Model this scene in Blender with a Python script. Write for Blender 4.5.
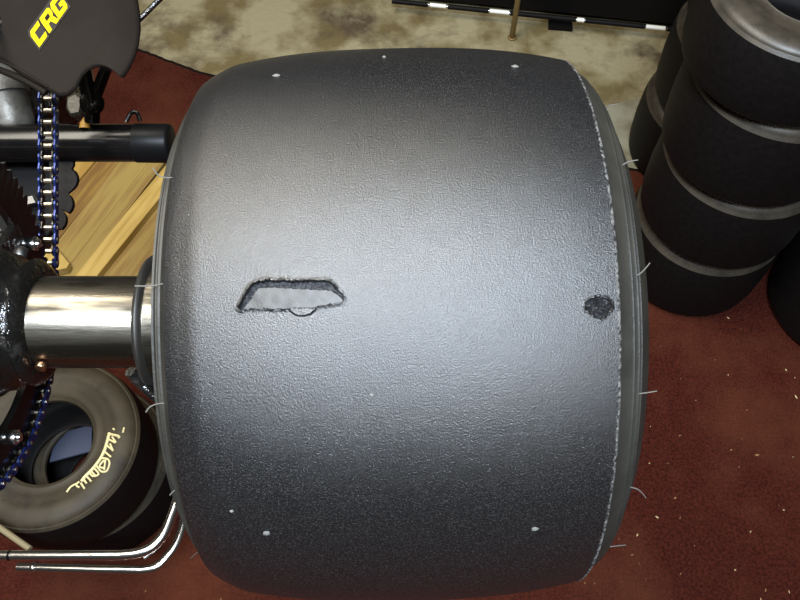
import bpy, bmesh, math, random
from mathutils import Vector, Matrix, noise
random.seed(7)
PI = math.pi
for o in list(bpy.data.objects): bpy.data.objects.remove(o)
scn = bpy.context.scene
COL = scn.collection

# ------------------------------------------------------------------ camera
H = 1.36
PITCH = math.radians(60)
CAM = Vector((0, 0, H))
cd = bpy.data.cameras.new('camera'); cam = bpy.data.objects.new('camera', cd); COL.objects.link(cam)
cam.location = CAM; cam.rotation_euler = (PI/2-PITCH, 0, 0)
cd.sensor_width = 36; cd.lens = 36; cd.clip_start = 0.02
scn.camera = cam
FW = Vector((0, math.cos(PITCH), -math.sin(PITCH)))
UP = Vector((0, math.sin(PITCH), math.cos(PITCH)))
RT = Vector((1, 0, 0))
F = 800.0
def ray(px, py): return FW + RT*((px-400)/F) + UP*((300-py)/F)
def P(px, py, depth): return CAM + ray(px, py)*depth            # point seen at px,py at a given depth
def G(px, py, z=0.0):                                           # point at height z
    r = ray(px, py); return CAM + r*((z-H)/r.z)
def proj(v):
    d = v-CAM; w = d.dot(FW); return (400+F*d.dot(RT)/w, 300-F*d.dot(UP)/w)

# ------------------------------------------------------------------ light
w = bpy.data.worlds.new('world'); scn.world = w; w.use_nodes = True
w.node_tree.nodes['Background'].inputs[0].default_value = (0.75, 0.72, 0.66, 1)
w.node_tree.nodes['Background'].inputs[1].default_value = 0.035
def area(name, loc, target, sx, sy, power, col):
    l = bpy.data.lights.new(name, 'AREA'); l.shape = 'RECTANGLE'; l.size = sx; l.size_y = sy
    l.energy = power; l.color = col
    o = bpy.data.objects.new(name, l); COL.objects.link(o); o.location = loc
    o.rotation_euler = (Vector(target)-Vector(loc)).to_track_quat('-Z', 'Y').to_euler()
    return o
area('ceiling_lamp', (-0.80, 0.58, 2.75), (-0.1, 0.4, 0.8), 1.5, 0.7, 72, (1.0, 0.93, 0.80))
area('strip_lamp', (0.04, -0.36, 2.35), (0.05, 0.2, 1.0), 0.5, 0.30, 66, (0.74, 0.86, 1.0))
area('window_light', (0.62, -0.95, 2.35), (0.1, 0.3, 0.9), 0.5, 0.4, 8, (1.0, 0.93, 0.82))
scn.view_settings.view_transform = 'Standard'; scn.view_settings.look = 'None'
scn.view_settings.exposure = 0.0; scn.view_settings.gamma = 1.0
scn.view_settings.use_curve_mapping = False

# ------------------------------------------------------------------ materials
def mat(name, col, rough=0.6, metal=0.0, spec=0.5, col2=None, nscale=20, lo=0.4, hi=0.6, bump=0.0, bscale=200,
        bdist=0.001, rough2=None, detail=6, coord='Object', stretch=None, col3=None, scale3=4, lo3=.45, hi3=.6):
    m = bpy.data.materials.new(name); m.use_nodes = True
    nt = m.node_tree; N = nt.nodes; L = nt.links
    b = N['Principled BSDF']
    b.inputs['Base Color'].default_value = (*col, 1); b.inputs['Roughness'].default_value = rough
    b.inputs['Metallic'].default_value = metal; b.inputs['Specular IOR Level'].default_value = spec
    tc = N.new('ShaderNodeTexCoord'); src = tc.outputs[coord]
    if stretch:
        mp = N.new('ShaderNodeMapping'); mp.inputs['Scale'].default_value = stretch[0]
        mp.inputs['Rotation'].default_value = stretch[1]
        L.new(src, mp.inputs['Vector']); src = mp.outputs[0]
    def nz(sc, det, rg=0.55):
        n = N.new('ShaderNodeTexNoise'); n.inputs['Scale'].default_value = sc; n.inputs['Detail'].default_value = det
        n.inputs['Roughness'].default_value = rg; L.new(src, n.inputs['Vector']); return n
    def ramp(f, lo, hi):
        r = N.new('ShaderNodeMapRange'); r.inputs['From Min'].default_value = lo; r.inputs['From Max'].default_value = hi
        L.new(f, r.inputs['Value']); return r.outputs[0]
    def mix(f, a, c):
        x = N.new('ShaderNodeMix'); x.data_type = 'RGBA'; L.new(f, x.inputs['Factor'])
        if isinstance(a, tuple): x.inputs['A'].default_value = (*a, 1)
        else: L.new(a, x.inputs['A'])
        x.inputs['B'].default_value = (*c, 1); return x.outputs['Result']
    if col2:
        f = ramp(nz(nscale, detail).outputs['Fac'], lo, hi)
        c = mix(f, col, col2)
        if rough2 is not None:
            mr = N.new('ShaderNodeMapRange'); mr.inputs['To Min'].default_value = rough; mr.inputs['To Max'].default_value = rough2
            L.new(f, mr.inputs['Value']); L.new(mr.outputs[0], b.inputs['Roughness'])
        if col3:
            c = mix(ramp(nz(scale3, 5, .65).outputs['Fac'], lo3, hi3), c, col3)
        L.new(c, b.inputs['Base Color'])
    if bump:
        n = nz(bscale, 3, .6)
        bn = N.new('ShaderNodeBump'); bn.inputs['Strength'].default_value = bump; bn.inputs['Distance'].default_value = bdist
        L.new(n.outputs['Fac'], bn.inputs['Height']); L.new(bn.outputs[0], b.inputs['Normal'])
    return m
M = {}
M['tread'] = mat('tread_rubber', (.0055, .0055, .006), .30, spec=1.0, col2=(.026, .025, .025), nscale=1500, lo=.50, hi=.68,
                 bump=.70, bscale=1700, bdist=.00052, rough2=.38, detail=4, col3=(.003, .003, .003), scale3=110, lo3=.70, hi3=.74)
M['torn'] = mat('torn_rubber', (.034, .033, .030), .52, spec=.6, col2=(.024, .023, .022), nscale=200, bump=.35, bscale=1100, bdist=.0003)
M['trench'] = mat('shaded_trench_rubber', (.016, .016, .018), .55, spec=.5, bump=.8, bscale=900, bdist=.001)  # darker rubber in the tear's recess and cracks, shade put into the colour
M['side'] = mat('sidewall_rubber', (.016, .015, .012), .5, spec=.4, col2=(.028, .026, .021), nscale=40, lo=.4, hi=.7, bump=.2, bscale=500)
M['burr'] = mat('scuffed_rubber', (.12, .115, .11), .75, spec=.2, col2=(.012, .012, .012), nscale=450, lo=.4, hi=.6, bump=.6, bscale=900)
M['whisker'] = mat('whisker_rubber', (.10, .095, .085), .45, spec=.5)
M['nub'] = mat('pale_grit', (.13, .13, .12), .6)
M['steel'] = mat('brushed_steel', (.26, .235, .19), .26, 1.0, col2=(.045, .040, .032), nscale=9, lo=.42, hi=.62, rough2=.50,  # dark streaks put the axle's bands of reflected light into the colour
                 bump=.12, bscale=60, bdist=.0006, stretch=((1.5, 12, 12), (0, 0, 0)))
M['dullsteel'] = mat('dull_steel', (.30, .29, .27), .38, 1.0, col2=(.14, .13, .12), nscale=60, lo=.4, hi=.7, rough2=.5)
M['chrome'] = mat('chrome', (.80, .78, .74), .22, 1.0)
M['bright'] = mat('nickel_pin', (.42, .37, .28), .34, 1.0)
M['black'] = mat('black_paint', (.003, .003, .003), .2, spec=.3, col2=(.006, .005, .005), nscale=30)
M['greasy'] = mat('greasy_black_metal', (.006, .0055, .005), .2, spec=.6, col2=(.03, .028, .026), nscale=70, lo=.58, hi=.75, bump=.7, bscale=160, bdist=.003)
M['blue'] = mat('blue_anodised', (.008, .022, .12), .30, .55, col2=(.02, .03, .12), nscale=150, lo=.45, hi=.7)
M['guard'] = mat('dark_plastic', (.0085, .0064, .005), .7, spec=.05, col2=(.012, .0092, .007), nscale=18, bump=.08, bscale=300)
M['logo'] = mat('yellow_print', (.50, .36, .006), .7, spec=.05)
M['logoline'] = mat('grey_print', (.030, .026, .022), .8, spec=.05)
M['cast'] = mat('cast_aluminium', (.16, .155, .14), .48, .5, col2=(.07, .067, .06), nscale=45, bump=.4, bscale=250)
M['stacktread'] = mat('stack_tread', (.0035, .003, .003), .6, spec=.2, col2=(.0055, .0045, .0045), nscale=120, bump=.3, bscale=500)
M['stackside'] = mat('stack_sidewall', (.032, .027, .020), .42, spec=.5, col2=(.055, .046, .034), nscale=30, bump=.15, bscale=300)
M['dusty'] = mat('dusty_sidewall', (.034, .0265, .016), .58, spec=.3, col2=(.052, .041, .025), nscale=22, lo=.4, hi=.65, bump=.25, bscale=250,
                 col3=(.020, .016, .011), scale3=15, lo3=.55, hi3=.68)
M['letter'] = mat('pale_yellow_paint', (.72, .62, .33), .6)
M['carpet'] = mat('red_carpet', (.088, .0195, .013), .95, spec=.03, col2=(.038, .009, .0065), nscale=210, lo=.35, hi=.65, bump=.9, bscale=700, bdist=.003,
                  col3=(.125, .040, .020), scale3=3.0, lo3=.45, hi3=.75)
M['edge'] = mat('backing_and_gap_shade', (.008, .005, .004), .95, spec=.1)  # carpet backing; also the painted shadow line along the cut edge
M['concrete'] = mat('stained_concrete', (.31, .27, .165), .85, spec=.2, col2=(.15, .115, .05), nscale=8, lo=.44, hi=.60, bump=.5, bscale=60, bdist=.004,
                    col3=(.085, .062, .036), scale3=4.3, lo3=.52, hi3=.66, detail=9)
M['slab'] = mat('grey_concrete', (.28, .27, .20), .85, spec=.2, col2=(.17, .155, .10), nscale=12, lo=.45, hi=.65, bump=.4, bscale=80, bdist=.003)
def wood(name, a, b_, rz):
    return mat(name, a, .5, spec=.4, col2=b_, nscale=9, lo=.42, hi=.62, bump=.2, bscale=20, bdist=.001, stretch=((9, 0.7, 4), (0, 0, rz)))
M['debris'] = mat('pale_crumbs', (.55, .42, .22), .7)
M['debris2'] = mat('brown_crumbs', (.30, .15, .06), .8)
M['card'] = mat('blue_grey_card', (.055, .066, .11), .7)
M['rackblack'] = mat('rack_black', (.004, .0035, .0035), .6, spec=.15)
M['brass'] = mat('brown_post', (.20, .13, .045), .45, .2)

# ------------------------------------------------------------------ helpers
def tag(o, label=None, cat=None, group=None, kind=None):
    if label: o['label'] = label
    if cat: o['category'] = cat
    if group: o['group'] = group
    if kind: o['kind'] = kind
    return o
def empty(name, loc):
    o = bpy.data.objects.new(name, None); COL.objects.link(o); o.location = loc; o.empty_display_size = .05; return o
def wloc(o):
    v = Vector((0, 0, 0))
    while o: v += o.location; o = o.parent
    return v
def mk(name, verts, faces, mats, parent=None, smooth=True, mi=None, origin=None):
    """world-space vertices; the object's origin sits at its parent's, or at `origin`"""
    base = Vector(origin) if origin is not None else (wloc(parent) if parent else Vector((0, 0, 0)))
    me = bpy.data.meshes.new(name)
    me.from_pydata([tuple(Vector(v)-base) for v in verts], [], faces)
    for m in (mats if isinstance(mats, (list, tuple)) else [mats]): me.materials.append(m)
    if mi: me.polygons.foreach_set('material_index', mi)
    bm = bmesh.new(); bm.from_mesh(me); bmesh.ops.recalc_face_normals(bm, faces=bm.faces); bm.to_mesh(me); bm.free()
    me.polygons.foreach_set('use_smooth', [smooth]*len(me.polygons))
    if smooth: me.set_sharp_from_angle(angle=math.radians(50))
    me.update()
    o = bpy.data.objects.new(name, me); COL.objects.link(o)
    if parent: o.parent = parent; o.location = base-wloc(parent)
    else: o.location = base
    return o
class MB:
    def __init__(s): s.v = []; s.f = []; s.m = []
    def add(s, v, f, m=0):
        n = len(s.v); s.v += [Vector(a) for a in v]; s.f += [tuple(i+n for i in q) for q in f]; s.m += [m]*len(f)
    def frame(s, c, ax):
        ax = Vector(ax).normalized(); t = Vector((0, 0, 1)) if abs(ax.z) < .9 else Vector((1, 0, 0))
        a = ax.cross(t).normalized(); b = ax.cross(a); return a, b, ax
    def lathe(s, c, ax, prof, n=48, closed=False, m=0, cap=False):
        """prof = [(along axis, radius)]"""
        c = Vector(c); a, b, ax = s.frame(c, ax); v = []; f = []
        k = len(prof)
        for i in range(n):
            t = 2*PI*i/n; d = a*math.cos(t)+b*math.sin(t)
            for (h, r) in prof: v.append(c+ax*h+d*r)
        for i in range(n):
            j = (i+1) % n
            for q in range(k if closed else k-1):
                p = (q+1) % k; f.append((i*k+q, j*k+q, j*k+p, i*k+p))
        if cap:
            f.append(tuple(i*k for i in range(n))); f.append(tuple(i*k+k-1 for i in reversed(range(n))))
        s.add(v, f, m)
    def cyl(s, a, b, r, n=20, m=0, bev=None):
        a = Vector(a); b = Vector(b); L = (b-a).length; bev = min(r*.15, L*.2) if bev is None else bev
        s.lathe(a, b-a, [(0, r-bev), (bev, r), (L-bev, r), (L, r-bev)], n, m=m, cap=True)
    def tube(s, pts, r, n=12, m=0, taper=None):
        pts = [Vector(p) for p in pts]; v = []; f = []; K = len(pts); pa = None
        for i, p in enumerate(pts):
            d = (pts[min(i+1, K-1)]-pts[max(i-1, 0)]).normalized()
            if pa is None: pa = d.orthogonal().normalized()
            pa = (pa-d*pa.dot(d)).normalized(); pb = d.cross(pa)
            rr = r if taper is None else r+(taper-r)*i/(K-1)
            for j in range(n):
                t = 2*PI*j/n; v.append(p+(pa*math.cos(t)+pb*math.sin(t))*rr)
        for i in range(K-1):
            for j in range(n):
                q = (j+1) % n; f.append((i*n+j, i*n+q, (i+1)*n+q, (i+1)*n+j))
        f.append(tuple(range(n))); f.append(tuple((K-1)*n+j for j in reversed(range(n))))
        s.add(v, f, m)
    def prism(s, poly, off, m=0, bev=0):
        """poly = list of 3-D points, off = thickness vector"""
        poly = [Vector(p) for p in poly]; n = len(poly); off = Vector(off)
        if bev:
            c = sum(poly, Vector())/n
            top = [p+(c-p).normalized()*bev for p in poly]
            eo = off.normalized()*bev
            v = top+[p+eo for p in poly]+[p+off for p in poly]; k = 3
        else: v = poly+[p+off for p in poly]; k = 2
        f = [tuple(range(n)), tuple((k-1)*n+i for i in reversed(range(n)))]
        for q in range(k-1):
            f += [(q*n+i, q*n+(i+1) % n, (q+1)*n+(i+1) % n, (q+1)*n+i) for i in range(n)]
        s.add(v, f, m)
    def box(s, c, ex, ey, ez, m=0):
        c = Vector(c); ex = Vector(ex); ey = Vector(ey); ez = Vector(ez)
        v = [c+ex*a+ey*b+ez*d for a in (-1, 1) for b in (-1, 1) for d in (-1, 1)]
        s.add(v, [(0, 1, 3, 2), (4, 6, 7, 5), (0, 4, 5, 1), (2, 3, 7, 6), (0, 2, 6, 4), (1, 5, 7, 3)], m)
    def build(s, name, mats, parent=None, smooth=True, origin=None):
        return mk(name, s.v, s.f, mats, parent, smooth, s.m, origin)
def smooth_path(pts, n=8):
    """Catmull-Rom through points"""
    pts = [Vector(p) for p in pts]; out = []
    for i in range(len(pts)-1):
        p0 = pts[max(i-1, 0)]; p1 = pts[i]; p2 = pts[i+1]; p3 = pts[min(i+2, len(pts)-1)]
        for k in range(n):
            t = k/n
            out.append(.5*((2*p1)+(p2-p0)*t+(2*p0-5*p1+4*p2-p3)*t*t+(3*p1-p0-3*p2+p3)*t**3))
    out.append(pts[-1]); return out
def inpoly(x, y, poly):
    c = False; n = len(poly)
    for i in range(n):
        x1, y1 = poly[i]; x2, y2 = poly[i-1]
        if (y1 > y) != (y2 > y) and x < (x2-x1)*(y-y1)/(y2-y1)+x1: c = not c
    return c
def pdist(x, y, poly):
    b = 1e9; n = len(poly)
    for i in range(n):
        x1, y1 = poly[i]; x2, y2 = poly[i-1]; dx = x2-x1; dy = y2-y1
        t = max(0, min(1, ((x-x1)*dx+(y-y1)*dy)/(dx*dx+dy*dy+1e-12)))
        b = min(b, math.hypot(x-x1-t*dx, y-y1-t*dy))
    return b

# ------------------------------------------------------------------ the setting
mb = MB(); mb.box((0, .9, -.03), (3.0, 0, 0), (0, 2.2, 0), (0, 0, .03))
floor = tag(mb.build('floor', M['concrete'], smooth=False), kind='structure')
# thicker grey slab laid in the concrete, its joint with the stained part shows at the right
mb = MB()
sl = [G(556, 122), G(600, 108), G(648, 97), G(700, 96), G(720, 190), G(600, 215), G(530, 160)]
mb.prism([Vector((p.x, p.y, .004)) for p in sl], (0, 0, -.004), bev=.002)
mb.build('slab', M['slab'], floor, smooth=False)
# carpet: cut edge towards the bare concrete
edge = [(-3.0, 2.35)]
A_, B_, C_ = G(137, 52), G(203, 77), G(637, 174)
edge = [Vector((-2.6, A_.y+(A_.x+2.6)*.33, 0))]
for a, b in ((edge[0], A_), (A_, B_), (B_, C_), (C_, Vector((2.6, .55, 0)))):
    for k in range(1, 25):
        p = a.lerp(b, k/24); edge.append(Vector((p.x, p.y+random.uniform(-.0018, .0018), 0)))
mb = MB(); n = len(edge); v = []; f = []
for p in edge: v += [(p.x, p.y, .001), (p.x, p.y, .007), (p.x, p.y-.004, .009), (p.x, -1.2, .009)]
for i in range(n-1):
    for k in range(3): f.append((i*4+k, i*4+4+k, i*4+5+k, i*4+k+1))
mb.add(v, f)
mi = [1 if k == 0 else 0 for i in range(n-1) for k in range(3)]
carpet = mk('carpet', mb.v, mb.f, [M['carpet'], M['edge']], None, True, mi)
tag(carpet, 'dark red carpet, cut edge against bare concrete', 'carpet', kind='structure')
CZ = .009
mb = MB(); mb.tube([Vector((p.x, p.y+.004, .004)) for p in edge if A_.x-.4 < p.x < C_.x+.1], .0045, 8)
mb.build('edge_gap_shade', M['edge'], carpet)  # dark tube added as the shadow in the gap beside the carpet
# crumbs and fluff trodden into the carpet
mb = MB()
def crumb(p, s, m, l=1.0):
    a = random.uniform(0, PI); e = Vector((math.cos(a), math.sin(a), 0)); g = Vector((-e.y, e.x, 0))
    c = p+Vector((0, 0, s*.35))
    pts = [c+e*s*l, c+g*s*random.uniform(.4, .8), c-e*s*l, c-g*s*random.uniform(.4, .8), c+Vector((0, 0, s*.5)), c-Vector((0, 0, s*.35))]
    mb.add(pts, [(0, 1, 4), (1, 2, 4), (2, 3, 4), (3, 0, 4), (1, 0, 5), (2, 1, 5), (3, 2, 5), (0, 3, 5)], m)
for (px, py, s, m) in [(657, 517, .0034, 0), (735, 570, .003, 0), (680, 518, .0026, 1), (786, 370, .0026, 0), (796, 397, .004, 0),
                       (728, 318, .0024, 0), (728, 375, .0022, 0), (731, 450, .0024, 0), (793, 457, .002, 0), (637, 535, .0036, 0),
                       (632, 555, .003, 1), (675, 498, .003, 1), (789, 592, .003, 0), (715, 360, .0018, 1), (747, 410, .0025, 1), (757, 455, .004, 1)]:
    crumb(G(px, py, CZ), s*.8, m, random.uniform(1, 1.8))
for k in range(520):
    x = random.uniform(-.85, 1.0); y = random.uniform(-.1, 1.3)
    lim = B_.y + (x-B_.x)*(C_.y-B_.y)/(C_.x-B_.x)
    if y > lim-.02: continue
    if any(math.hypot(x-a, y-b) < .15 for a, b in ((.568, .868), (.845, .765), (-.502, .418), (.632, 1.152))): continue
    if -.78 < x < -.38 and .72 < y < 1.12: continue
    crumb(Vector((x, y, CZ)), random.uniform(.0006, .0019), 1 if random.random() < .7 else 0, random.uniform(.8, 2.2))
tag(mb.build('carpet_crumbs', [M['debris'], M['debris2']], smooth=False), 'pale crumbs and flecks scattered over the red carpet', 'debris', kind='stuff')

# ------------------------------------------------------------------ the kart
AX = P(400, 322, .434)                     # centre of the axle at the tyre
KZ = -FW                                   # towards the photographer
KY = UP
def K(x, y, z): return AX+RT*x+KY*y+KZ*z   # kart frame: x along the axle
kart = empty('racing_kart', (-.3, AX.y, AX.z-.14))
tag(kart, 'racing kart corner with wide worn slick tire, steel axle and blue chain', 'kart')
tire = empty('rear_tire', AX-wloc(kart)); tire.parent = kart
tag(tire, 'wide worn slick rear tire with a torn patch in its tread')
ROT = math.radians(-1.3)                    # the wheel stands a touch askew
def T(x, r, th):                           # th = 0 faces the photographer, positive upwards in the picture
    y = r*math.sin(th); z = r*math.cos(th)
    return K(x*math.cos(ROT)-y*math.sin(ROT)*-1, y*math.cos(ROT)-x*math.sin(ROT), z)
def rad(x):                                # crown of the tread
    t = min(abs(x), .0825)/.0825
    r = .1417-.0072*t**2.6
    if x < -.075: r -= .0055*((-x-.075)/.015)**2
    return r
def surf(px, py):                          # (x, arc) on the tread seen at px,py
    o = CAM-AX; d = ray(px, py)
    r = .139
    for _ in range(4):
        a = d.dot(KY)**2+d.dot(KZ)**2; b = 2*(o.dot(KY)*d.dot(KY)+o.dot(KZ)*d.dot(KZ)); c = o.dot(KY)**2+o.dot(KZ)**2-r*r
        t = (-b-math.sqrt(b*b-4*a*c))/(2*a); p = o+d*t
        r = rad(p.dot(RT))
    y = p.dot(KY); z = p.dot(KZ); y += p.dot(RT)*math.sin(ROT); th = math.atan2(y, z); x = p.dot(RT)-y*math.sin(ROT)
    return x, th
def poly2(pts): return [(lambda s: (s[0], s[1]*.14))(surf(*p)) for p in pts]
outer = poly2([(238, 308), (242, 300), (247, 291), (251, 285), (255, 282), (262, 281), (268, 279.5), (274, 281), (283, 280), (290, 281.5), (300, 281), (312, 280.5), (324, 280.5),
               (331, 282), (336, 288), (341, 293), (344, 298), (342, 302), (330, 304.5), (318, 306), (314, 308), (300, 308), (290, 308), (284, 310), (279, 308), (272, 310), (266, 308), (258, 309), (250, 308), (242, 311)])
inner = poly2([(243, 307.5), (250, 299), (254, 292), (258, 287.5), (275, 287), (292, 288), (310, 289), (331, 290), (337, 294), (344, 300), (342, 304), (332, 307), (314, 310), (296, 311), (278, 312), (260, 312), (243, 313)])
flap = poly2([(289, 307), (291, 311), (296, 314.5), (303, 315.5), (310, 314), (315, 310), (316, 306)])
gouge = poly2([(584, 303), (590, 299), (598, 297), (606, 298), (611, 302), (612, 308), (606, 314), (600, 320), (594, 314), (586, 310)])
cp, = poly2([(598, 307)])
def relief(x, s):
    """height of the tread above its crown and the material there"""
    h = 0; m = 0
    n1 = noise.noise((x*900, s*900, 0))
    if min(abs(x-p[0]) for p in (outer[0], outer[16])) < .06 and -.05 < s < .05:
        jx = x+.00012*noise.noise((x*2500, s*2500, 3)); js = s+.0005*noise.noise((x*2500, s*2500, 9))
        if inpoly(jx, js, outer):
            if inpoly(x, s, inner):
                h = -.0010-.00015*noise.noise((x*250, s*250, 1)); m = 1
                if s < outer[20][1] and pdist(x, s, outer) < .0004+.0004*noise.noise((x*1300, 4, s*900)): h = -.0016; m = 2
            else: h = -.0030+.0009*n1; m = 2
        else:
            d = pdist(x, s, outer)
            if d < .0013: h = .0005*(1-d/.0013)*(1+n1)
            if d < .0004 and s > outer[0][1]: m = 0
            if inpoly(x, s, flap): h = .0007; m = 0
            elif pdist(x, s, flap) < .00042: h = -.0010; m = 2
    d = math.hypot(x-cp[0], s-cp[1])
    if d < .008:
        n2 = noise.noise((x*700, s*1100, 5))
        if inpoly(x+.0006*n2, s+.0006*n2, gouge):
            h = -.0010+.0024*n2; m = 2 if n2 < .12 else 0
        elif pdist(x, s, gouge) < .0008: h = .0004+.0006*n2
    return h, m
def lines(a, b, coarse, dense):
    out = []; x = a
    while x < b-1e-9:
        out.append(x); st = coarse
        for (p, q, s) in dense:
            if p <= x < q: st = min(st, s)
        nx = x+st
        for (p, q, s) in dense:
            if x < p < nx: nx = p
        x = nx
    out.append(b); return out
XL = lines(-.0900, .0822, .002, [(min(p[0] for p in outer)-.001, max(p[0] for p in outer)+.001, .00032), (cp[0]-.0065, cp[0]+.0065, .0004)])
s0 = min(p[1] for p in outer+flap)/.14; s1 = max(p[1] for p in outer)/.14
g0 = min(p[1] for p in gouge)/.14; g1 = max(p[1] for p in gouge)/.14
TL = lines(-PI, PI, .012, [(min(s0, g0)-.006, max(s1, g1)+.006, .0019)])[:-1]
v = []; f = []; mi = []
for th in TL:
    for x in XL:
        if -.06 < th < .16: h, m = relief(x, th*.14)
        else: h, m = 0, 0
        v.append(T(x, rad(x)+h, th)); mi.append(m)
K_ = len(XL); fm = []
for i in range(len(TL)):
    j = (i+1) % len(TL)
    for q in range(K_-1):
        f.append((i*K_+q, i*K_+q+1, j*K_+q+1, j*K_+q))
        a = [mi[i*K_+q], mi[i*K_+q+1], mi[j*K_+q+1], mi[j*K_+q]]
        fm.append(2 if a.count(2) >= 2 else (1 if a.count(1) >= 3 else 0))
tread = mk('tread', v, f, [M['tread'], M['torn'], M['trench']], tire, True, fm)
tag(tread, 'smooth worn slick tread, torn open near its middle')
def ring(name, prof, m, parent=tire, n=200, closed=False, jit=0):
    v = []; f = []; k = len(prof)
    for i in range(n):
        th = 2*PI*i/n-PI
        for (x, r) in prof:
            v.append(T(x+(random.uniform(-jit, jit) if jit else 0), r+(random.uniform(-jit, jit) if jit else 0), th))
    for i in range(n):
        j = (i+1) % n
        for q in range(k if closed else k-1):
            p = (q+1) % k; f.append((i*k+q, j*k+q, j*k+p, i*k+p))
    return mk(name, v, f, m, parent)
# sidewalls, ribbed with fine moulding lines
def sidewall(sg, first):
    ribs = (.1275, .1245, .1215) if sg > 0 else (.1215, .119, .113)
    pr = [first]
    base = [(.0890, .1275), (.0918, .1245), (.0938, .1215), (.0955, .119), (.0972, .1160), (.0990, .113), (.1010, .109), (.1030, .103), (.1050, .096),
            (.1060, .088), (.1055, .080), (.102, .073), (.098, .068), (.092, .0650), (.086, .0655)]
    for (x, r) in base:
        if r in ribs:
            pr += [(x-.0002, r+.0006), (x+.0007, r+.0006), (x+.0008, r-.0002), (x, r-.0004)]
        else: pr.append((x, r))
    if sg < 0: pr = [p for p in pr if p == first or p[1] < rad(-.09)-.0015]
    return ring('sidewall', [(sg*x, r) for x, r in pr], M['side'])
sidewall(1, (.0822, .1342)); sidewall(-1, (.0900, rad(-.09)))
ring('inner_lining', [(-.086, .0655), (-.096, .085), (-.092, .108), (-.075, .127), (0, .135), (.075, .127), (.092, .108), (.096, .085), (.086, .0655)], M['black'], n=80)
# the feathered edge at the outer shoulder
v = []; f = []; n = 1500
for i in range(n):
    th = 2*PI*i/n; a = .5+.5*noise.noise((th*14, 2, 0)); b = random.random()
    w_ = .0004+.0018*b*b*a
    v += [T(.0828-w_-.0004, rad(.081)-.0001, th), T(.0826-.4*w_, .1344+.0001+.0007*random.random()*a, th), T(.0828, .1341+.0004*random.random(), th), T(.0832+.0009*b*a, .1324-.0006*a, th), T(.0826, .1324, th)]
for i in range(n):
    j = (i+1) % n
    for q in range(5): p = (q+1) % 5; f.append((i*5+q, j*5+q, j*5+p, i*5+p))
burr = mk('scuffed_edge', v, f, M['burr'], tire, False); tag(burr, 'pale feathered rubber along the outer shoulder')
burr['kind'] = 'stuff'
# rubber whiskers left by the mould
def on_side(px, py, r, out=0.0):
    """point seen at px,py at the depth of the sidewall circle of radius r"""
    d = .434-r
    for _ in range(12):
        y = (322-py)/F*d
        d = .434-math.sqrt(max(r*r-y*y, .0004))
    return P(px, py, d+out)
for pts in [[(153, 168), (158, 175), (165, 177.5), (173, 177.5)], [(135, 286), (146, 286), (158, 285), (168, 282), (178, 279)],
            [(146, 412), (150, 407), (157, 404), (167, 403)], [(170, 495), (174, 491), (179, 489)], [(176, 488), (181, 499), (188, 511), (194, 517), (202, 519)],
            [(191, 558), (198, 552), (205, 549)], [(618, 168), (626, 163), (632, 161), (638, 160)],
            [(612, 269), (624, 273), (636, 275), (642, 272), (650, 263)], [(633, 394), (645, 393), (657, 391)],
            [(630, 487), (637, 489), (642, 493), (646, 498)], [(607, 547), (616, 546), (626, 545)], [(606, 107), (611, 105), (618, 104)]]:
    m_ = MB(); q = [on_side(px, py, .122, -.0015) for px, py in pts]
    m_.tube(smooth_path(q, 5), .00034, 6, taper=.0002); m_.build('rubber_whisker', M['whisker'], tire)
# pale nubs on the tread
for (px, py, s) in [(267, 532, .0019), (535, 530, .0016), (276, 74, .0018), (515, 68, .0019), (384, 57, .0010), (188, 215, .0007), (296, 222, .0007), (232, 510, .0009), (371, 395, .0008)]:
    x, th = surf(px, py); m_ = MB()
    c = [T(x+s*math.cos(a)*random.uniform(.7, 1.3), rad(x)+.00005, th+s*.8*math.sin(a)/.14*random.uniform(.7, 1.2)) for a in [k*PI/4 for k in range(8)]]
    m_.add(c+[T(x, rad(x)+.0009, th)], [(k, (k+1) % 8, 8) for k in range(8)]+[tuple(range(8))]); m_.build('nub', M['nub'], tire)
# rim and hub
rim = empty('wheel_rim', (0, 0, 0)); rim.parent = kart; rim.location = AX-wloc(kart)
ring('rim_barrel', [(-.100, .0705), (-.0985, .0690), (-.094, .064), (-.08, .0625), (-.03, .058), (.03, .058), (.08, .0625), (.094, .064), (.0985, .069), (.100, .0705), (.097, .067), (.092, .0605),
                    (.03, .055), (-.03, .055), (-.092, .0605), (-.097, .067)], M['dullsteel'], rim, 96, closed=True)
for k in range(3):
    m_ = MB(); a = 2*PI*k/3+.3; m_.box(K(-.02, .043*math.sin(a), .043*math.cos(a)), RT*.004, (KY*math.sin(a)+KZ*math.cos(a))*.016, (KY*math.cos(a)-KZ*math.sin(a))*.012); m_.build('rim_spoke', M['dullsteel'], rim)
m_ = MB(); m_.lathe(K(0, 0, 0), RT, [(-.131, .0255), (-.131, .0325), (-.0275, .0325), (-.0275, .036), (-.012, .036), (-.012, .0255)], 64); 
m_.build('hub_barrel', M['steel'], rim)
m_ = MB(); m_.lathe(K(-.134, 0, 0), RT, [(0, .0310), (-.0008, .0335), (0, .0355), (.0016, .0365), (.0032, .0357), (.0040, .033), (.0040, .0270), (.001, .0260)], 72, closed=True)
m_.build('hub_flange', M['dullsteel'], rim)
m_ = MB(); m_.cyl(K(-.1235, .0105, .0300), K(-.1235, .0110, .0312), .0014, 12); m_.build('set_screw', M['black'], rim)
m_ = MB(); m_.tube(smooth_path([K(-.139, -.025, .022), K(-.136, -.031, .016), K(-.128, -.040, .012)], 5), .0030, 10); m_.build('clamp_bolt', M['greasy'], rim)
# axle
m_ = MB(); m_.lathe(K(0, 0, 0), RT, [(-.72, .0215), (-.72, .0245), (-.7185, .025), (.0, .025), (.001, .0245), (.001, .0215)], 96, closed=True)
axle = m_.build('axle', M['steel'], kart); tag(axle, 'polished thick steel axle tube')
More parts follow.
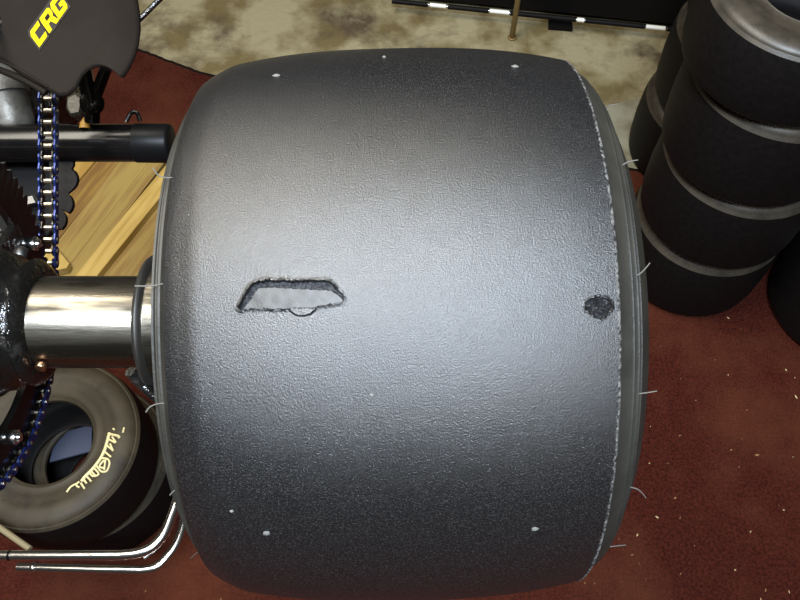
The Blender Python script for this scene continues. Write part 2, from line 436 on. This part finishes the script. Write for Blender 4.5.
# sprocket carrier / bearing at the left edge
m_ = MB(); m_.lathe(K(-.194, 0, 0), RT, [(.002, .0252), (.0015, .030), (-.001, .0335), (-.0025, .0345), (-.004, .0335), (-.005, .029), (-.010, .030), (-.014, .037), (-.020, .0375), (-.024, .041), (-.034, .041), (-.036, .03), (-.036, .0252)], 72, closed=True)
m_.build('sprocket_carrier', M['greasy'], kart)
for k in range(4):
    a = 2*PI*k/4+.5; d = KY*math.sin(a)+KZ*math.cos(a)
    m_ = MB(); m_.cyl(K(-.216, 0, 0)+d*.040, K(-.216, 0, 0)+d*.047, .0042, 6); m_.build('grub_screw', M['dullsteel'], kart)
m_ = MB(); m_.cyl(K(-.1875, -.0215, .0150), K(-.1875, -.0240, .0172), .0028, 12); cb = m_.build('copper_bolt', mat('copper', (.75, .42, .25), .3, 1.0), kart)
# sprocket
SX = -.233; PIT = .00777; NT = 78; SR = PIT/(2*math.sin(PI/NT))
def S(r, a, x=SX): return K(x, -r*math.sin(a), -r*math.cos(a))      # a = 0 away from the camera, + = down in the picture
m_ = MB(); sec = []
NN = NT*4
v = []; f = []
for i in range(NN):
    a = 2*PI*i/NN; tooth = (.0028, .0008, -.0028, .0008)[i % 4]
    v += [S(SR+tooth, a, SX+.0018), S(.078, a, SX+.0022), S(.072, a, SX+.0022), S(.072, a, SX-.0022), S(.078, a, SX-.0022), S(SR+tooth, a, SX-.0018)]
for i in range(NN):
    j = (i+1) % NN
    for q in range(6): p = (q+1) % 6; f.append((i*6+q, j*6+q, j*6+p, i*6+p))
sp = mk('sprocket', v, f, M['black'], kart, False)
m_ = MB()
for k in range(6):
    a = 2*PI*k/6+.25; t = Vector(S(1, a)-S(0, a)).normalized(); u = Vector(S(1, a+PI/2)-S(0, a)).normalized()
    m_.prism([S(0, 0)+t*.036-u*.012+RT*.0025, S(0, 0)+t*.075-u*.006+RT*.0025, S(0, 0)+t*.075+u*.006+RT*.0025, S(0, 0)+t*.036+u*.012+RT*.0025], -RT*.005)
m_.build('spokes', M['greasy'], sp, False)
for a in [math.radians(d) for d in (-36, 60, 12, 110, 160, 210, 270)]:
    c = S(.080, a, SX+.002); m_ = MB(); m_.cyl(c, c+RT*.005, .0048, 6, bev=.0008); m_.lathe(c+RT*.005, RT, [(0, .003), (.0015, .0026), (.0022, .001), (.0022, 0.0001)], 12)
    m_.build('sprocket_bolt', M['chrome'], sp)
# chain: loop round the axle sprocket and the small engine sprocket
ec = (.215, .083-.0); er = .0148                         # engine sprocket centre: y up the picture, depth beyond the axle
def C2(y, dz): return Vector((y, dz))
c1 = C2(0, 0); c2 = C2(.215, SR-er-.0005)
dv = c2-c1; D_ = dv.length; base_a = math.atan2(dv.y, dv.x); al = math.acos((SR-er)/D_)
path = []
def arc(c, r, a0, a1, n):
    for i in range(n+1):
        a = a0+(a1-a0)*i/n; path.append(C2(c.x+r*math.cos(a), c.y+r*math.sin(a)))
arc(c2, er, base_a+al, base_a-al, 40)                    # round the engine sprocket
arc(c1, SR, base_a-al, base_a+al-2*PI, 400)
path.append(path[0])
cum = [0]
for i in range(1, len(path)): cum.append(cum[-1]+(path[i]-path[i-1]).length)
NL = int(round(cum[-1]/PIT)); NL -= NL % 2; stp = cum[-1]/NL
def at(s):
    s %= cum[-1]
    lo = 0; hi = len(cum)-1
    while hi-lo > 1:
        md = (lo+hi)//2
        if cum[md] <= s: lo = md
        else: hi = md
    t = (s-cum[lo])/max(cum[hi]-cum[lo], 1e-9); p = path[lo].lerp(path[hi], t); return K(SX, p.x, -p.y)
def link_mesh(kind):
    m_ = MB(); h = PIT/2
    def plate(x, th, r, mm):
        pts = [Vector((x, -h+r*math.cos(a), r*math.sin(a))) for a in [PI/2+PI*i/6 for i in range(7)]]
        pts += [Vector((x, 0, -r*.72))]
        pts += [Vector((x, h+r*math.cos(a), r*math.sin(a))) for a in [-PI/2+PI*i/6 for i in range(7)]]
        pts += [Vector((x, 0, r*.72))]
        m_.prism(pts, (th, 0, 0), mm)
    if kind:
        plate(.0054, .0011, .0034, 0); plate(-.0065, .0011, .0034, 0)
        for s in (-h, h): m_.cyl((-.0075, s, 0), (.0075, s, 0), .00125, 8, 1)
    else:
        plate(.0036, .0010, .0032, 0); plate(-.0046, .0010, .0032, 0)
        for s in (-h, h): m_.cyl((-.0036, s, 0), (.0036, s, 0), .0016, 8, 1)
    me = bpy.data.meshes.new('chain_link')
    me.from_pydata([tuple(p) for p in m_.v], [], m_.f)
    for q in ([M['blue'], M['bright']] if kind else [M['greasy'], M['bright']]): me.materials.append(q)
    me.polygons.foreach_set('material_index', m_.m)
    return me
chain = empty('chain', (0, 0, 0)); chain.parent = kart; chain.location = K(SX, 0, 0)-wloc(kart)
tag(chain, 'roller chain with blue outer plates')
lm = [link_mesh(0), link_mesh(1)]
for i in range(NL):
    a = at(i*stp); b = at((i+1)*stp); y = (b-a).normalized(); x = RT; z = x.cross(y)
    o = bpy.data.objects.new('chain_link', lm[i % 2]); COL.objects.link(o); o.parent = chain
    R = Matrix((x, y, z)).transposed().to_4x4(); R = R @ Matrix.Diagonal((.87, 1, 1, 1)); R.translation = (a+b)/2-wloc(chain); o.matrix_local = R
# engine sprocket
m_ = MB(); m_.lathe(K(SX, c2.x, -c2.y), RT, [(-.004, .004), (-.004, .0125), (.004, .0125), (.004, .004)], 24, cap=True); m_.build('engine_sprocket', M['dullsteel'], kart)
# engine casing at the left edge
eng = empty('engine', (0, 0, 0)); eng.parent = kart; eng.location = P(-10, 90, .60)-wloc(kart)
m_ = MB(); a = P(-14, 40, .60); b = P(17, 133, .60); ax = (b-a).normalized(); L_ = (b-a).length
m_.lathe(a, ax, [(-.02, .001), (-.02, .020), (L_*.35, .021), (L_*.36, .0185), (L_*.62, .0185), (L_*.63, .0165), (L_*.9, .0155), (L_, .0125), (L_+.003, .006), (L_+.003, .0003)], 40)
m_.build('starter_housing', M['cast'], eng)
m_ = MB(); m_.tube([P(-60, 147, .6), P(20, 146.5, .6)], .0022, 12); m_.build('chrome_rod', M['chrome'], eng)
m_ = MB(); m_.prism([P(-50, 40, .63), P(60, 60, .63), P(66, 92, .63), P(44, 118, .63), P(36, 150, .63), P(-50, 160, .63)], FW*.05, bev=.003); m_.build('crankcase', M['greasy'], eng, False)
m_ = MB(); c = P(26, 97, .615); m_.cyl(c, c+KZ*.006, .0035, 6); m_.build('case_bolt', M['dullsteel'], eng)
m_ = MB(); m_.prism([P(14, 90, .63), P(40, 84, .63), P(42, 112, .63), P(30, 122, .63), P(18, 112, .63)], KZ*.012, bev=.002); m_.build('cover_plate', M['cast'], eng)
m_ = MB(); m_.prism([P(-40, 222, .60), P(14, 228, .60), P(18, 240, .60), P(38, 228, .60), P(40, 236, .60), P(20, 262, .60), P(-40, 262, .60)], FW*.03, bev=.002); m_.build('engine_mount', M['greasy'], eng, False)
m_ = MB(); m_.prism([P(16, 198, .60), P(34, 194, .60), P(38, 203, .60), P(20, 207, .60)], FW*.012, bev=.002); m_.build('mount_tab', M['dullsteel'], eng, False)
m_ = MB(); m_.prism([P(-60, 118, .61), P(58, 118, .61), P(58, 222, .61), P(48, 236, .61), P(20, 262, .61), P(-60, 262, .61)], FW*.006, bev=.001); m_.build('mounting_plate', M['rackblack'], kart, False)
# grey pieces behind the chain guard
m_ = MB(); m_.prism([P(66, 96, .585), P(76, 92, .585), P(83, 98, .585), P(80, 114, .585), P(70, 116, .585), P(65, 108, .585)], FW*.02, bev=.002); m_.build('guard_bracket', M['cast'], kart, False)
m_ = MB()
m_.tube(smooth_path([P(84, 70, .56), P(87, 88, .565), P(92, 104, .57), P(92, 122, .575)], 4), .0055, 10)
m_.tube(smooth_path([P(106, 68, .56), P(101, 82, .565), P(96, 96, .57), P(92, 110, .575)], 4), .0042, 10)
m_.cyl(P(92, 103, .565), P(92, 103, .58), .0085, 18)
m_.build('guard_fork', M['black'], kart)
# black rear bumper tube with end cap
m_ = MB(); m_.tube([P(-330, 143, .585), P(137, 143, .585)], .0137, 28); m_.build('bumper_tube', M['black'], kart)
m_ = MB(); a = P(137, 143, .585); b = P(172, 143.5, .585); L_ = (b-a).length
m_.lathe(a, b-a, [(-.0005, .010), (-.0005, .0142), (L_-.0025, .0142), (L_-.0006, .0135), (L_, .012), (L_, .0001)], 36); m_.build('end_cap', mat('cap_plastic', (.006, .0055, .0055), .4, spec=.12), kart)
m_ = MB(); m_.tube(smooth_path([P(126, 122, .575), P(131, 113, .575), P(137, 113, .575), P(140, 121, .575)], 5), .0016, 8); m_.build('tube_clip', M['greasy'], kart)
m_ = MB(); c = P(85, 123, .575); m_.lathe(c, KY, [(-.004, .004), (.0, .0035), (.004, .001), (.0045, .0001)], 12); m_.build('amber_cap', mat('amber', (.40, .22, .04), .5), kart)
# lobed black block to the right of the chain
pts = [(56, 150), (74, 150), (73, 165)]
for (cx, cy, r) in ((65, 179, 12.5), (61, 204, 12), (54, 220, 12)):
    pts += [(cx+r*math.cos(a), cy+r*math.sin(a)) for a in [-PI/3+k*PI*.62/5 for k in range(6)]]
pts += [(52, 230), (48, 150)]
m_ = MB(); m_.prism([P(x, y, .585) for x, y in pts], FW*.004, bev=.0008); m_.build('lobed_guard', M['stacktread'], kart, False)
# thin brake rod leaving the guard at its right
m_ = MB(); m_.tube([P(125, 33, .62), P(141, 18, .62), P(165, -6, .62), P(200, -40, .62)], .0022, 10); m_.build('brake_rod', M['greasy'], kart)
# dark chain guard with its badge
GD = .455
def Gp(x, y, o=0.0):
    # slightly domed panel
    return P(x, y, GD+o)
out = [(-60, -60), (138, -60)]
out += [(138, -20), (138, 0), (140, 12), (141, 30), (139, 45), (136, 56), (131, 67), (125, 77), (122, 78), (117, 73), (110, 69), (103, 67), (96, 67.5), (89, 71), (83, 77), (80, 83), (76, 90),
        (68, 96), (60, 97), (50, 92), (43, 87), (34, 83), (22, 76), (10, 67), (0, 60), (-20, 48), (-60, 30)]
m_ = MB(); inn = []
cx_, cy_ = 45, 20
def insetp(p, d):
    vx, vy = cx_-p[0], cy_-p[1]; l = math.hypot(vx, vy); return (p[0]+vx/l*d, p[1]+vy/l*d)
r0 = [Gp(x, y, .004) for x, y in out]; r1 = [Gp(x, y, .0015) for x, y in out]
r2 = [Gp(*insetp(p, 2.0), 0.0) for p in out]; r3 = [Gp(*insetp(p, 4.5), -.0006) for p in out]; r4 = [Gp(*insetp(p, 6), -.0001) for p in out]
rings = [r0, r1, r2, r3, r4]; n = len(out); v = sum(rings, []); f = []
for q in range(4): f += [(q*n+i, q*n+(i+1) % n, (q+1)*n+(i+1) % n, (q+1)*n+i) for i in range(n)]
f += [tuple(4*n+i for i in range(n)), tuple(i for i in reversed(range(n)))]
guard = mk('chain_guard', v, f, M['guard'], kart, True); tag(guard, 'dark plastic chain guard with yellow lettering')
# moulded crease lines of the guard
m_ = MB(); m_.tube(smooth_path([Gp(-20, 52, -.0001), Gp(12, 66, -.0001), Gp(34, 78, -.0001), Gp(48, 87, -.0001)], 4), .0009, 8); m_.build('moulded_rib', M['guard'], guard)
m_ = MB(); m_.tube(smooth_path([Gp(-20, 62, .004), Gp(10, 74, .004), Gp(32, 84, .004), Gp(46, 93, .004)], 4), .002, 8); m_.build('guard_lip', M['guard'], guard)
# the letters C R G: strokes in letter space (u across, v up), slanted and turned on the panel
def letters(word, grow, mtl, lift, name):
    m_ = MB()
    O = Vector((39.5, 47.5)); U = Vector((20.0, -28.0)); V = Vector((-10.5, -14.0))   # along the word, up the letters
    adv = 0.0
    SH = {'C': [[(0, 0), (.86, 0), (.98, .26), (.30, .26), (.34, .74), (.92, .74), (1.0, 1), (.16, 1), (0, .8)]],
          'R': [[(0, 0), (.30, 0), (.34, .36), (.56, .36), (.74, 0), (1.08, 0), (.88, .42), (1.02, .62), (1.0, .9), (.88, 1), (.06, 1), (.02, .8), (0, .5)]],
          'G': [[(0, 0), (.88, 0), (1.0, .14), (1.02, .58), (.56, .58), (.54, .36), (.72, .36), (.72, .26), (.30, .26), (.34, .74), (.94, .74), (1.02, 1), (.16, 1), (0, .8)]]}
    HOLE = {'R': [(.34, .56), (.72, .56), (.74, .78), (.36, .78)]}
    for i, ch in enumerate(word):
        for poly in SH[ch]:
            def mp(u, v): q = O+U*(i*.50+u*.46)+V*v; return q
            pix = [mp(u, v) for u, v in poly]
            if grow:
                c = sum(pix, Vector((0, 0)))/len(pix); pix = [mp(u, v) for u, v in [(-.12, -.12), (1.12, -.12), (1.14, 1.14), (.05, 1.14), (-.12, .9)]]
            m_.prism([Gp(p.x, p.y, lift) for p in pix], KZ*.0003)
    o = m_.build(name, mtl, guard, False)
    m2 = MB()
    if not grow:
        for i, ch in enumerate(word):
            if ch in HOLE: m2.prism([Gp(p.x, p.y, lift-.0003) for p in [O+U*(i*.50+u*.46)+V*v for u, v in HOLE[ch]]], KZ*.0002)
        m2.build('letter_counter', M['guard'], guard, False)
letters('CRG', True, M['logoline'], -.0002, 'badge_outline')
letters('CRG', False, M['logo'], -.0006, 'badge_letters')

# ------------------------------------------------------------------ chrome stand carrying the kart
stand = empty('kart_stand', (-.62, .45, CZ)); tag(stand, 'chrome tubular kart stand, its twin tubes curving round the stacked tires', 'stand')
ZS = .30
def g2(px, py, z=ZS): return G(px, py, z)
m_ = MB(); m_.tube([g2(-420, 556), g2(10, 555.5), g2(60, 555.5)]+smooth_path([g2(120, 555), g2(138, 553), g2(152, 547), g2(164, 534), g2(172, 515), g2(178, 497), g2(181, 480)], 5)[0:]+[Vector((g2(181, 478).x, .75, ZS))], .0066, 16)
m_.build('frame_tube', M['chrome'], stand)
m_ = MB(); m_.tube([g2(18, 567, .27), g2(90, 569, .27)]+smooth_path([g2(142, 570, .27), g2(156, 567, .27), g2(167, 557, .27), g2(177, 543, .27), g2(183, 525, .27), g2(185, 505, .27)], 5)+[Vector((g2(185, 505, .27).x, .75, .27))], .0058, 16)
m_.build('frame_tube', M['chrome'], stand)
m_ = MB(); m_.cyl(g2(32, 567.3, .27), g2(36, 567.4, .27), .0078, 16); m_.build('tube_collar', M['chrome'], stand)
m_ = MB(); m_.cyl(g2(8, 555.5), g2(12, 555.5), .0068, 16); m_.build('tube_collar', M['black'], stand)
m_ = MB(); m_.tube([g2(144, 558, .285), g2(156, 549, .285), g2(166, 535, .285)], .0022, 10); m_.build('thin_rod', M['dullsteel'], stand)
m_ = MB(); m_.tube([g2(-60, 495, .29), g2(0, 528, .29), g2(30, 549, .29)], .0042, 12); m_.build('brace', mat('beige_paint', (.22, .18, .10), .6), stand)
xr = g2(181, 478).x
for (x, y, zt) in ((xr, .72, ZS), (xr, .58, ZS)):
    m_ = MB(); m_.cyl((x, y, CZ), (x, y, zt), .010, 16); m_.cyl((x, y, CZ), (x, y, CZ+.02), .016, 16); m_.build('leg', M['black'], stand)
for x in (-1.02, -.80):
    m_ = MB(); p = P(-330, 143, .585); m_.cyl((x, p.y if x > -.9 else g2(-420, 556).y, CZ), (x, p.y if x > -.9 else g2(-420, 556).y, (p.z-.013) if x > -.9 else ZS), .011, 16); m_.build('leg', M['black'], stand)

# ------------------------------------------------------------------ loose tires
def tire_parts(root, c, R, hw, bead, sm, tm, n=96, ax=Vector((0, 0, 1))):
    m_ = MB(); tw = hw*.80
    m_.lathe(c, ax, [(-tw, R*.965), (-tw*.7, R*.988), (0, R), (tw*.7, R*.988), (tw, R*.965)], n); m_.build('tread', tm, root)
    for s in (1, -1):
        pr = [(tw, R*.965), (tw+hw*.065, R*.940), (tw+hw*.06, R*.925), (tw+hw*.10, R*.915), (hw*.97, R*.86), (hw, R*.78), (hw*.995, R*.72), (hw*.97, R*.70), (hw*.965, R*.66), (hw*.93, R*.60),
              (hw*.88, bead*1.10), (hw*.90, bead*1.07), (hw*.86, bead), (hw*.78, bead*.985)]
        m_ = MB(); m_.lathe(c, ax, [(s*h, r) for h, r in pr], n); m_.build('sidewall', sm, root)
    m_ = MB(); pr = [(hw*.78, bead*.985), (hw*.76, bead*1.06), (hw*.86, R*.74), (hw*.8, R*.85), (tw*.7, R*.93), (0, R*.95)]
    m_.lathe(c, ax, pr+[(-h, r) for h, r in reversed(pr[:-1])], n); m_.build('inner_lining', M['stacktread'], root)
SP = .178
centers = [(.568, .868), (.566, .862), (.553, .860), (.532, .862)]
names = ['worn slick kart tire at the bottom of the right stack, standing on the carpet',
         'worn slick kart tire second from the bottom of the right stack',
         'worn slick kart tire just under the top one of the right stack',
         'worn slick kart tire on top of the right stack, its hole open']
for k, (x, y) in enumerate(centers):
    th_ = SP if k < 3 else .132
    t = empty('loose_tire', (x, y, CZ+k*SP)); tag(t, names[k], 'tire', 'slick tires stacked on the right')
    tire_parts(t, Vector((x, y, CZ+k*SP+th_/2)), .1385, th_/2, .0635, M['stackside'], M['stacktread'])
for k, (x, y) in enumerate([(.632, 1.152), (.640, 1.150), (.650, 1.156)]):
    t = empty('loose_tire', (x, y, .001+k*SP))
    tag(t, ['black kart tire at the foot of the rear stack, beside the bare concrete', 'black kart tire in the middle of the rear stack, seen past the right stack',
            'black kart tire on top of the rear stack at the upper right'][k], 'tire', 'tires stacked behind the right stack')
    tire_parts(t, Vector((x, y, .001+k*SP+SP/2)), .1385, SP/2, .0635, M['stackside'], M['stacktread'])
t = empty('loose_tire', (.845, .765, CZ)); tag(t, 'black kart tire cut off by the right edge of the frame, lying on carpet', 'tire')
tire_parts(t, Vector((.845, .765, CZ+SP/2)), .1385, SP/2, .0635, M['stackside'], M['stacktread'])
# two narrow front tires at the left
FS = .124; FR = .136
ft = []
for k, (x, y) in enumerate([(-.502, .418), (-.512, .404)]):
    t = empty('loose_tire', (x, y, CZ+k*FS)); ft.append(t)
    tag(t, ['dusty narrow kart tire underneath the lettered one at the lower left', 'dusty narrow kart tire with pale yellow lettering, below the steel axle'][k], 'tire', 'narrow tires at the lower left')
    tire_parts(t, Vector((x, y, CZ+k*FS+FS/2)), FR, FS/2, .0645, M['dusty'], M['stacktread'])
# pale lettering round the upper sidewall
top = CZ+2*FS
def tz(px, py):
    p = G(px, py, top-.002); return p+Vector((0, 0, .0022))
m_ = MB()
def stroke(pts, w_=.0011, steps=3):
    w_ *= 1.45
    q = smooth_path([tz(60+x*80/600, 420+y*80/600) for x, y in pts], steps) if len(pts) > 2 else [tz(60+x*80/600, 420+y*80/600) for x, y in pts]
    m_.tube(q, w_, 6)
stroke([(375, 100), (352, 190), (330, 250), (300, 305), (245, 375), (190, 430), (165, 465)], .0017)
stroke([(372, 108), (445, 125), (440, 140)], .0012)
for s in ([(362, 145), (420, 175)], [(350, 190), (405, 235)], [(338, 240), (388, 282)], [(395, 130), (425, 175)], [(380, 182), (400, 230)],
          [(310, 290), (360, 295), (375, 330), (355, 385), (315, 390), (280, 350)], [(335, 305), (300, 350), (335, 365)], [(345, 300), (335, 380)],
          [(265, 370), (295, 410), (250, 425), (225, 395)], [(235, 385), (270, 420)], [(200, 420), (240, 465)], [(180, 445), (205, 480)], [(160, 475), (190, 520)],
          [(150, 465), (125, 490), (150, 510)], [(130, 480), (85, 505), (55, 545)], [(400, 68), (415, 78)], [(485, 60), (475, 100)]):
    stroke(s, .0010)
m_.build('painted_letters', M['letter'], ft[1])
# folded card on the carpet inside the tires
m_ = MB(); m_.prism([G(x, y, z) for x, y, z in [(56, 434, .11), (92, 424, .145), (91, 451, .145), (49, 462, .11)]], (0, 0, -.004), bev=.001)
tag(m_.build('card', M['card'], smooth=False, origin=G(70, 443, .105)), 'blue-grey card lying inside the hole of the two narrow tires', 'card')

# ------------------------------------------------------------------ wooden planks on the floor behind the axle
pal = empty('wooden_planks', (G(110, 220).x, G(110, 220).y, CZ)); tag(pal, 'yellow wooden board of diagonal planks on the carpet behind the axle', 'wood')
ZW = .045
woods = [wood('pine_a', (.52, .34, .085), (.38, .22, .05), .0), wood('pine_b', (.36, .25, .075), (.27, .165, .05), .0), wood('pine_c', (.60, .42, .13), (.45, .29, .07), 0), wood('pine_d', (.20, .105, .03), (.30, .18, .045), 0)]
def plank(corners, z, th, m):
    mm = MB(); mm.prism([G(x, y, z) for x, y in corners], (0, 0, -th), bev=.0012)
    pts = [G(x, y, z) for x, y in corners]; d = (pts[1]-pts[0]); ang = math.atan2(d.y, d.x)
    o = mm.build('plank', m, pal, False)
    # turn the object so its grain runs along the plank
    base = o.location.copy(); R = Matrix.Rotation(ang-PI/2, 4, 'Z')
    o.data.transform(R.inverted()); o.matrix_local = Matrix.Translation(base)@R
# corners: start, end (up-right), then the other side back
plank([(-28, 258), (66, 150), (104, 150), (10, 262)], ZW-.002, .02, woods[0])
plank([(8, 268), (105, 147), (132, 147), (34, 270)], ZW-.008, .014, woods[3])
plank([(34, 272), (131, 147), (160, 147), (62, 275)], ZW, .022, woods[1])
plank([(56, 276), (128, 186), (160, 147), (176, 147), (88, 262), (74, 278)], ZW-.001, .02, woods[1])
plank([(62, 292), (136, 200), (172, 158), (182, 158), (182, 170), (84, 292)], ZW+.012, .034, woods[2])
plank([(86, 294), (182, 174), (182, 228), (128, 294)], ZW-.004, .02, woods[1])
plank([(126, 300), (182, 222), (190, 300)], ZW-.002, .02, woods[0])
m_ = MB(); m_.prism([G(56, 247, ZW+.02), G(69, 263, ZW+.02), G(66, 268, ZW+.02), G(40, 273, ZW+.02), G(38, 250, ZW+.02)], (0, 0, -.018), bev=.001); m_.build('offcut', woods[2], pal, False)

# ------------------------------------------------------------------ low black rack at the back
rk = empty('black_rack', (.42, 1.62, .001)); tag(rk, 'low black rack with thin chrome bits and a brown post on the concrete', 'rack')
a = G(372, -2); b = G(712, 32); d = (b-a).normalized(); nrm = Vector((-d.y, d.x, 0))
def rp(px, py, z): return G(px, py, z)
m_ = MB(); pa = G(372, -3, .02); pb = G(720, 33, .02)
m_.prism([pa+nrm*.012, pb+nrm*.012, pb+nrm*.4, pa+nrm*.4], (0, 0, .25), bev=.003); m_.build('body', M['rackblack'], rk, False)
pa = G(392, 1, .035); pb = G(720, 34, .035)
m_ = MB(); m_.tube([pa, pb], .0035, 12); rail = m_.build('rail', M['chrome'], rk)
L_ = (pb-pa).length
def rpos(px): 
    lo, hi = 0, 1
    for _ in range(30):
        t = (lo+hi)/2
        if proj(pa.lerp(pb, t))[0] < px: lo = t
        else: hi = t
    return pa.lerp(pb, lo)
for (x0, x1) in ((390, 428), (448, 489), (510, 576), (585, 645), (667, 722)):
    m_ = MB(); m_.tube([rpos(x0), rpos(x1)], .0062, 12); m_.build('sleeve', M['rackblack'], rail)
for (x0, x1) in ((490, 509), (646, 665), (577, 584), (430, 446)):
    p0 = rpos(x0); p1 = rpos(x1); m_ = MB(); m_.tube([p0, p1], .0052, 12); m_.build('rail_glint', mat('glint_white', (.85, .85, .80), .4), rail)  # highlights on the rail, put in as white pieces
m_ = MB(); q = G(512, 38, .001); m_.cyl(q, q+Vector((0, 0, .32)), .0065, 16); m_.cyl(q, q+Vector((0, 0, .004)), .011, 16); m_.build('post', M['brass'], rk)
m_ = MB(); m_.prism([G(548, 30), G(572, 32), G(570, 22), G(548, 20)], (0, 0, .012), bev=.001); m_.build('foot', M['rackblack'], rk, False)
